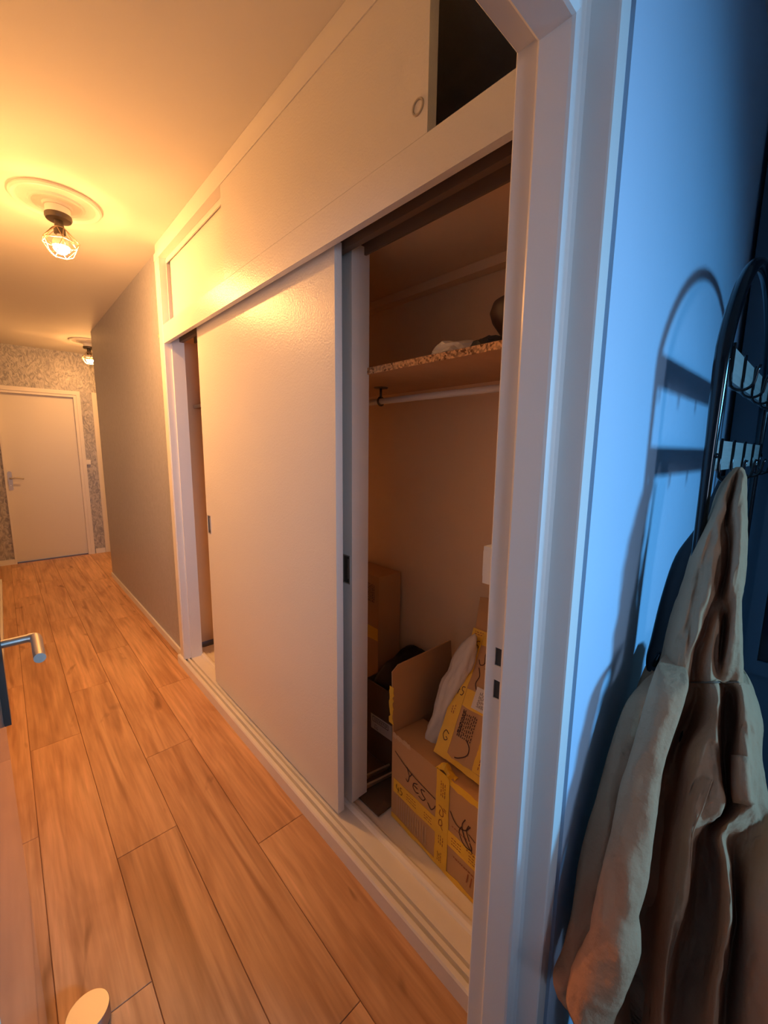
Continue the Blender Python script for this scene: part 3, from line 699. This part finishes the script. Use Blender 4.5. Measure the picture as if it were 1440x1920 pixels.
# ================================================================ COAT
HOOD = [
  [ (1.057,0.128,1.409), (1.053,0.127,1.410), (1.048,0.126,1.410), (1.044,0.123,1.410), (1.044,0.122,1.410), (1.044,0.120,1.410), (1.048,0.119,1.410), (1.053,0.118,1.410), (1.057,0.118,1.410) ],
  [ (1.056,0.148,1.378), (1.029,0.139,1.380), (1.020,0.132,1.381), (1.029,0.129,1.380), (1.043,0.126,1.380), (1.025,0.119,1.381), (1.016,0.113,1.382), (1.025,0.109,1.382), (1.056,0.109,1.380) ],
  [ (1.035,0.155,1.320), (0.990,0.142,1.325), (0.981,0.134,1.327), (0.990,0.128,1.327), (1.035,0.130,1.323), (0.999,0.119,1.327), (0.981,0.107,1.331), (0.990,0.099,1.331), (1.035,0.099,1.326) ],
  [ (1.015,0.171,1.243), (0.961,0.152,1.255), (0.952,0.140,1.259), (0.957,0.128,1.260), (0.979,0.122,1.258), (1.023,0.119,1.251), (0.966,0.103,1.264), (0.970,0.093,1.265), (1.015,0.090,1.258) ],
  [ (1.006,0.182,1.163), (0.952,0.160,1.181), (0.943,0.144,1.187), (0.939,0.127,1.193), (0.979,0.121,1.185), (1.023,0.117,1.176), (0.957,0.100,1.196), (0.966,0.090,1.196), (1.015,0.087,1.186) ],
  [ (0.997,0.193,1.081), (0.939,0.167,1.107), (0.934,0.146,1.115), (0.930,0.133,1.121), (0.979,0.130,1.107), (0.952,0.111,1.121), (1.015,0.107,1.105), (0.952,0.088,1.129), (1.006,0.080,1.116) ],
  [ (0.988,0.198,1.011), (0.926,0.170,1.044), (0.921,0.149,1.054), (0.921,0.138,1.058), (0.970,0.137,1.041), (0.935,0.110,1.064), (0.997,0.105,1.045), (0.943,0.087,1.070), (0.997,0.074,1.057) ],
  [ (0.979,0.205,0.950), (0.917,0.171,0.990), (0.917,0.153,0.999), (0.921,0.141,1.003), (0.952,0.131,0.994), (0.926,0.107,1.016), (0.935,0.095,1.018), (0.952,0.087,1.014), (0.988,0.068,1.008) ],
]
BODY = [
  [ (0.997,0.209,0.944), (0.943,0.185,0.976), (0.921,0.169,0.992), (0.917,0.155,1.000), (0.926,0.143,1.002), (0.957,0.131,0.995), (0.926,0.109,1.017), (0.930,0.097,1.021), (0.952,0.095,1.013), (0.957,0.089,1.013), (0.957,0.079,1.018), (0.961,0.069,1.021), (0.979,0.065,1.016), (1.032,0.062,0.995) ],
  [ (0.981,0.227,0.914), (0.918,0.192,0.957), (0.892,0.166,0.981), (0.892,0.153,0.987), (0.936,0.146,0.972), (0.981,0.131,0.960), (0.918,0.102,1.000), (0.910,0.091,1.009), (0.945,0.090,0.994), (1.008,0.090,0.968), (0.990,0.076,0.982), (0.936,0.064,1.011), (0.954,0.058,1.006), (1.034,0.051,0.975) ],
  [ (0.950,0.242,0.857), (0.869,0.201,0.917), (0.860,0.175,0.935), (0.878,0.160,0.934), (0.941,0.156,0.907), (1.012,0.139,0.882), (0.914,0.104,0.947), (0.896,0.087,0.965), (0.932,0.087,0.948), (1.012,0.088,0.909), (1.003,0.071,0.922), (0.914,0.058,0.972), (0.923,0.047,0.974), (1.021,0.033,0.934) ],
  [ (0.881,0.243,0.815), (0.828,0.210,0.864), (0.837,0.186,0.873), (0.891,0.177,0.850), (0.954,0.167,0.821), (0.999,0.150,0.808), (0.864,0.111,0.904), (0.855,0.083,0.926), (0.882,0.076,0.915), (0.981,0.079,0.860), (0.954,0.066,0.883), (0.873,0.046,0.938), (0.900,0.035,0.930), (0.990,0.026,0.887) ],
  [ (0.837,0.243,0.779), (0.812,0.215,0.812), (0.821,0.193,0.822), (0.893,0.181,0.787), (0.965,0.167,0.753), (0.956,0.141,0.776), (0.848,0.109,0.861), (0.839,0.075,0.889), (0.857,0.067,0.884), (0.965,0.070,0.817), (0.920,0.056,0.853), (0.857,0.035,0.905), (0.893,0.027,0.888), (0.974,0.015,0.848) ],
  [ (0.811,0.243,0.734), (0.786,0.215,0.771), (0.804,0.195,0.774), (0.904,0.182,0.718), (0.967,0.162,0.692), (0.922,0.135,0.740), (0.831,0.107,0.819), (0.813,0.079,0.851), (0.840,0.058,0.848), (0.949,0.061,0.776), (0.886,0.046,0.828), (0.858,0.025,0.861), (0.922,0.021,0.822), (0.949,0.003,0.817) ],
  [ (0.792,0.243,0.686), (0.770,0.214,0.725), (0.788,0.194,0.728), (0.905,0.181,0.654), (0.960,0.158,0.634), (0.887,0.130,0.708), (0.815,0.105,0.779), (0.801,0.086,0.803), (0.860,0.084,0.763), (0.878,0.071,0.760), (0.815,0.052,0.820), (0.878,0.047,0.778), (0.896,0.020,0.787), (0.896,-0.006,0.807) ],
  [ (0.779,0.243,0.622), (0.753,0.215,0.667), (0.771,0.193,0.671), (0.907,0.182,0.574), (0.944,0.154,0.570), (0.844,0.120,0.677), (0.798,0.097,0.733), (0.798,0.083,0.745), (0.880,0.084,0.680), (0.889,0.061,0.693), (0.798,0.040,0.782), (0.880,0.036,0.722), (0.862,0.015,0.753), (0.853,-0.015,0.786) ],
  [ (0.766,0.243,0.533), (0.737,0.215,0.585), (0.755,0.192,0.591), (0.901,0.178,0.477), (0.919,0.150,0.488), (0.828,0.116,0.601), (0.783,0.094,0.662), (0.792,0.082,0.665), (0.883,0.084,0.584), (0.883,0.055,0.612), (0.783,0.028,0.726), (0.883,0.025,0.641), (0.819,0.008,0.712), (0.819,-0.026,0.745) ],
  [ (0.772,0.243,0.424), (0.730,0.211,0.498), (0.748,0.186,0.507), (0.885,0.168,0.394), (0.894,0.144,0.410), (0.812,0.112,0.525), (0.771,0.093,0.585), (0.794,0.090,0.566), (0.876,0.090,0.486), (0.867,0.053,0.534), (0.767,0.025,0.662), (0.867,0.021,0.569), (0.799,-0.001,0.659), (0.785,-0.036,0.710) ],
  [ (0.815,0.243,0.255), (0.733,0.200,0.396), (0.751,0.175,0.407), (0.870,0.158,0.296), (0.879,0.138,0.310), (0.806,0.109,0.425), (0.765,0.093,0.489), (0.787,0.089,0.470), (0.852,0.085,0.404), (0.824,0.049,0.477), (0.751,0.023,0.588), (0.852,0.016,0.487), (0.778,-0.010,0.598), (0.760,-0.047,0.662) ],
  [ (0.809,0.229,0.103), (0.727,0.187,0.265), (0.754,0.163,0.263), (0.855,0.145,0.160), (0.855,0.124,0.189), (0.800,0.103,0.288), (0.763,0.088,0.355), (0.782,0.083,0.339), (0.828,0.076,0.291), (0.800,0.042,0.372), (0.745,0.018,0.474), (0.828,0.009,0.383), (0.763,-0.021,0.506), (0.736,-0.058,0.591) ],
]
SLEEVE = [
  (0.964,0.171,1.035, 0.0103),
  (0.903,0.161,1.034, 0.0232),
  (0.872,0.156,1.024, 0.0280),
  (0.848,0.155,1.005, 0.0287),
  (0.821,0.159,0.952, 0.0268),
  (0.799,0.163,0.887, 0.0261),
  (0.770,0.163,0.830, 0.0303),
  (0.745,0.161,0.773, 0.0318),
  (0.720,0.159,0.719, 0.0329),
  (0.703,0.160,0.678, 0.0318),
  (0.691,0.155,0.646, 0.0367),
  (0.683,0.155,0.616, 0.0382),
  (0.675,0.164,0.570, 0.0385),
  (0.667,0.171,0.532, 0.0390),
  (0.659,0.176,0.482, 0.0372),
]
SLEEVE2 = [
  (0.964,0.194,0.983, 0.0090),
  (0.913,0.198,0.969, 0.0158),
  (0.872,0.206,0.936, 0.0201),
  (0.825,0.210,0.843, 0.0231),
  (0.784,0.214,0.738, 0.0259),
  (0.751,0.216,0.643, 0.0264),
  (0.727,0.214,0.571, 0.0253),
  (0.710,0.219,0.497, 0.0242),
  (0.681,0.220,0.472, 0.0262),
  (0.694,0.221,0.415, 0.0187),
]
JACKET = [
  (1.080,0.144,1.390, 0.0093),
  (1.070,0.148,1.350, 0.0136),
  (1.060,0.159,1.283, 0.0193),
  (1.045,0.172,1.215, 0.0336),
  (1.035,0.182,1.121, 0.0381),
  (1.030,0.185,1.025, 0.0438),
  (1.020,0.187,0.976, 0.0442),
  (1.010,0.183,0.923, 0.0382),
  (1.000,0.171,0.808, 0.0312),
]

CT = empty('coat', (1.05, .13, 1.40), 'long brown hooded cotton coat hanging by its hood from the lower hook board', 'coat')
def loft(name, R, mtl, back, n_u=14, n_v=12):
    """a folded cloth skin through rows of points, closed round the back"""
    rows_c = []
    for row in R:
        full = [Vector(p) for p in row]; z = sum(p.z for p in full)/len(full)
        full += [Vector((bx, by, z)) for bx, by in back(row)]
        rows_c.append(crom(full, n_u, closed=True))
    cols = list(zip(*rows_c)); dense = [crom(list(c), n_v) for c in cols]
    Rr = list(zip(*dense))
    bm = bmesh.new(); V = grid_mesh(bm, Rr, True)
    bm.faces.new(V[0]); bm.faces.new(V[-1])
    for v in bm.verts:
        q = v.co
        ridge = lambda sc, o: (1 - abs(noise.noise(Vector((q.x*sc + o, q.y*sc*1.6, q.z*sc*.32)))*2.2))
        d = .0095*ridge(13, 3) + .0060*ridge(29, 8) + .0025*ridge(60, 1) + noise.noise(q*9 + Vector((5, 0, 0)))*.006 + noise.noise(q*60)*.0008 - .007
        v.co.x -= d
        v.co.y = min(v.co.y - d*.4, .2555)
    return finish(name, bm, mtl, CT, smooth=True)
def back_hood(row):
    a, b = row[-1], row[0]
    w = .014 + .22*(abs(a[1]-b[1]))
    return [(a[0]+w*.6, a[1]+.01), (a[0]+w, (a[1]+b[1])/2), (b[0]+w*.6, b[1]-.008)]
def back_body(row):
    a, b = row[-1], row[0]
    k = lambda x, d: (x, a[1]*x/a[0] + d)
    return [k(a[0]+.05, .012), k(a[0]+.10, .04), (max(a[0], b[0])+.12, .15), (b[0]+.07, .228)]
hood = loft('hood', HOOD, M['coat'], back_hood)
body = loft('body', BODY, M['coat'], back_body)
def sleeve(name, R, depth=1.0, curl=0):
    rings = []; n = 32
    rr = random.Random(len(R))
    ctr = crom([q[:3] for q in R], 8); wd = crom([(q[3], 0, 0) for q in R], 8)
    for i, (c, ww) in enumerate(zip(ctr, wd)):
        rad = ww.x; view = Vector((c.x, c.y, 0)).normalized(); side = Vector((-view.y, view.x, 0))
        ring = []
        for k in range(n):
            a = 2*math.pi*k/n
            wob = 1 + .16*noise.noise(Vector((math.cos(a)*1.6, math.sin(a)*1.6, c.z*13))) - .10*abs(noise.noise(Vector((math.cos(a)*1.2, math.sin(a)*1.2 + c.z*9, c.z*26)))) + .05*noise.noise(Vector((math.cos(a)*4, math.sin(a)*4, c.z*40)))
            p = c + side*(rad*math.cos(a)*(wob*.5+.5)) + view*(rad*depth*math.sin(a)*wob)
            cr = (1 - abs(noise.noise(Vector((p.x*16, p.y*26, p.z*9 + 4)))*2.2)); p = p - view*(.006*cr); p.y = min(p.y, .2555); ring.append(p)
        rings.append(ring)
    bm = bmesh.new(); V = grid_mesh(bm, rings, True); bm.faces.new(V[0])
    lip = [bm.verts.new(v.co + Vector((0, 0, .03)) + (Vector(ctr[-1]) - v.co)*.25) for v in V[-1]]
    for k in range(n): bm.faces.new((V[-1][k], V[-1][(k+1) % n], lip[(k+1) % n], lip[k]))
    return finish(name, bm, M['coat'], CT, smooth=True)
s1 = sleeve('sleeve', SLEEVE)
s2 = sleeve('sleeve', SLEEVE2, .9)
# seam where the hood joins, cord toggle at the neck, pocket flap on the front
seam = [(p[0]-.004, p[1], p[2]) for p in BODY[0][2:12]]
tube('neck_seam', crom(seam, 4), .0018, M['coat_dark'], body, seg=6)
tg = bmesh.new(); add_tube(tg, crom([(1.018, .206, 1.000), (1.012, .209, .990), (1.015, .213, .978), (1.022, .215, .970)], 4), [.006]*13, 10)
add_tube(tg, crom([(1.020, .206, 1.005), (1.010, .200, .985), (1.012, .197, .965)], 3), .0022, 6)
finish('cord_toggle', tg, M['black_metal'], hood, smooth=True)
pf = [BODY[4][11], BODY[4][12], BODY[4][10]]
bm = bmesh.new()
P0 = [Vector(BODY[3][10]), Vector(BODY[3][11]), Vector(BODY[3][12])]; P1 = [Vector(BODY[5][10]), Vector(BODY[5][11]), Vector(BODY[5][12])]
rowsf = []
for t in [i/6 for i in range(7)]:
    base = [a.lerp(b, t*.8) + Vector((-.012-.022*math.sin(math.pi*min(1, t*.8)), -.002, 0)) for a, b in zip(P0, P1)]
    base[2] = base[1].lerp(base[2], .55); base[0] = base[1].lerp(base[0], .8)
    rowsf.append(crom(base, 5))
grid_mesh(bm, rowsf, False)
o = finish('pocket_flap', bm, M['coat'], body, smooth=True); o.modifiers.new('s', 'SOLIDIFY').thickness = .004
fs = [(r_[7][0]-.004, r_[7][1], r_[7][2]) for r_ in BODY[4:]]
tube('front_seam', crom(fs, 4), .0011, M['coat'], body, seg=6)

# ================================================================ BLACK JACKET
JK = empty('jacket', (1.06, .155, 1.38), 'black jacket hanging mostly hidden between the brown coat and the wall', 'jacket')
rings = []; n = 20
ctr = crom([q[:3] for q in JACKET], 5); wd = crom([(q[3], 0, 0) for q in JACKET], 5)
for c, ww in zip(ctr, wd):
    view = Vector((c.x, c.y, 0)).normalized(); side = Vector((-view.y, view.x, 0)); ring = []
    for k in range(n):
        a = 2*math.pi*k/n; wob = 1 + .12*noise.noise(Vector((math.cos(a)*2, math.sin(a)*2, c.z*7)))
        p = c + side*(ww.x*math.cos(a)) + view*(ww.x*.32*math.sin(a)*wob + .012); p.y = min(p.y, .2560); ring.append(p)
    rings.append(ring)
bm = bmesh.new(); V = grid_mesh(bm, rings, True); bm.faces.new(V[0]); bm.faces.new(V[-1])
finish('jacket_body', bm, M['jacket'], JK, smooth=True)
tube('hanging_loop', crom([(1.075, .142, 1.385), (1.058, .134, 1.400), (1.045, .128, 1.398)], 4), .003, M['jacket'], JK, seg=8)
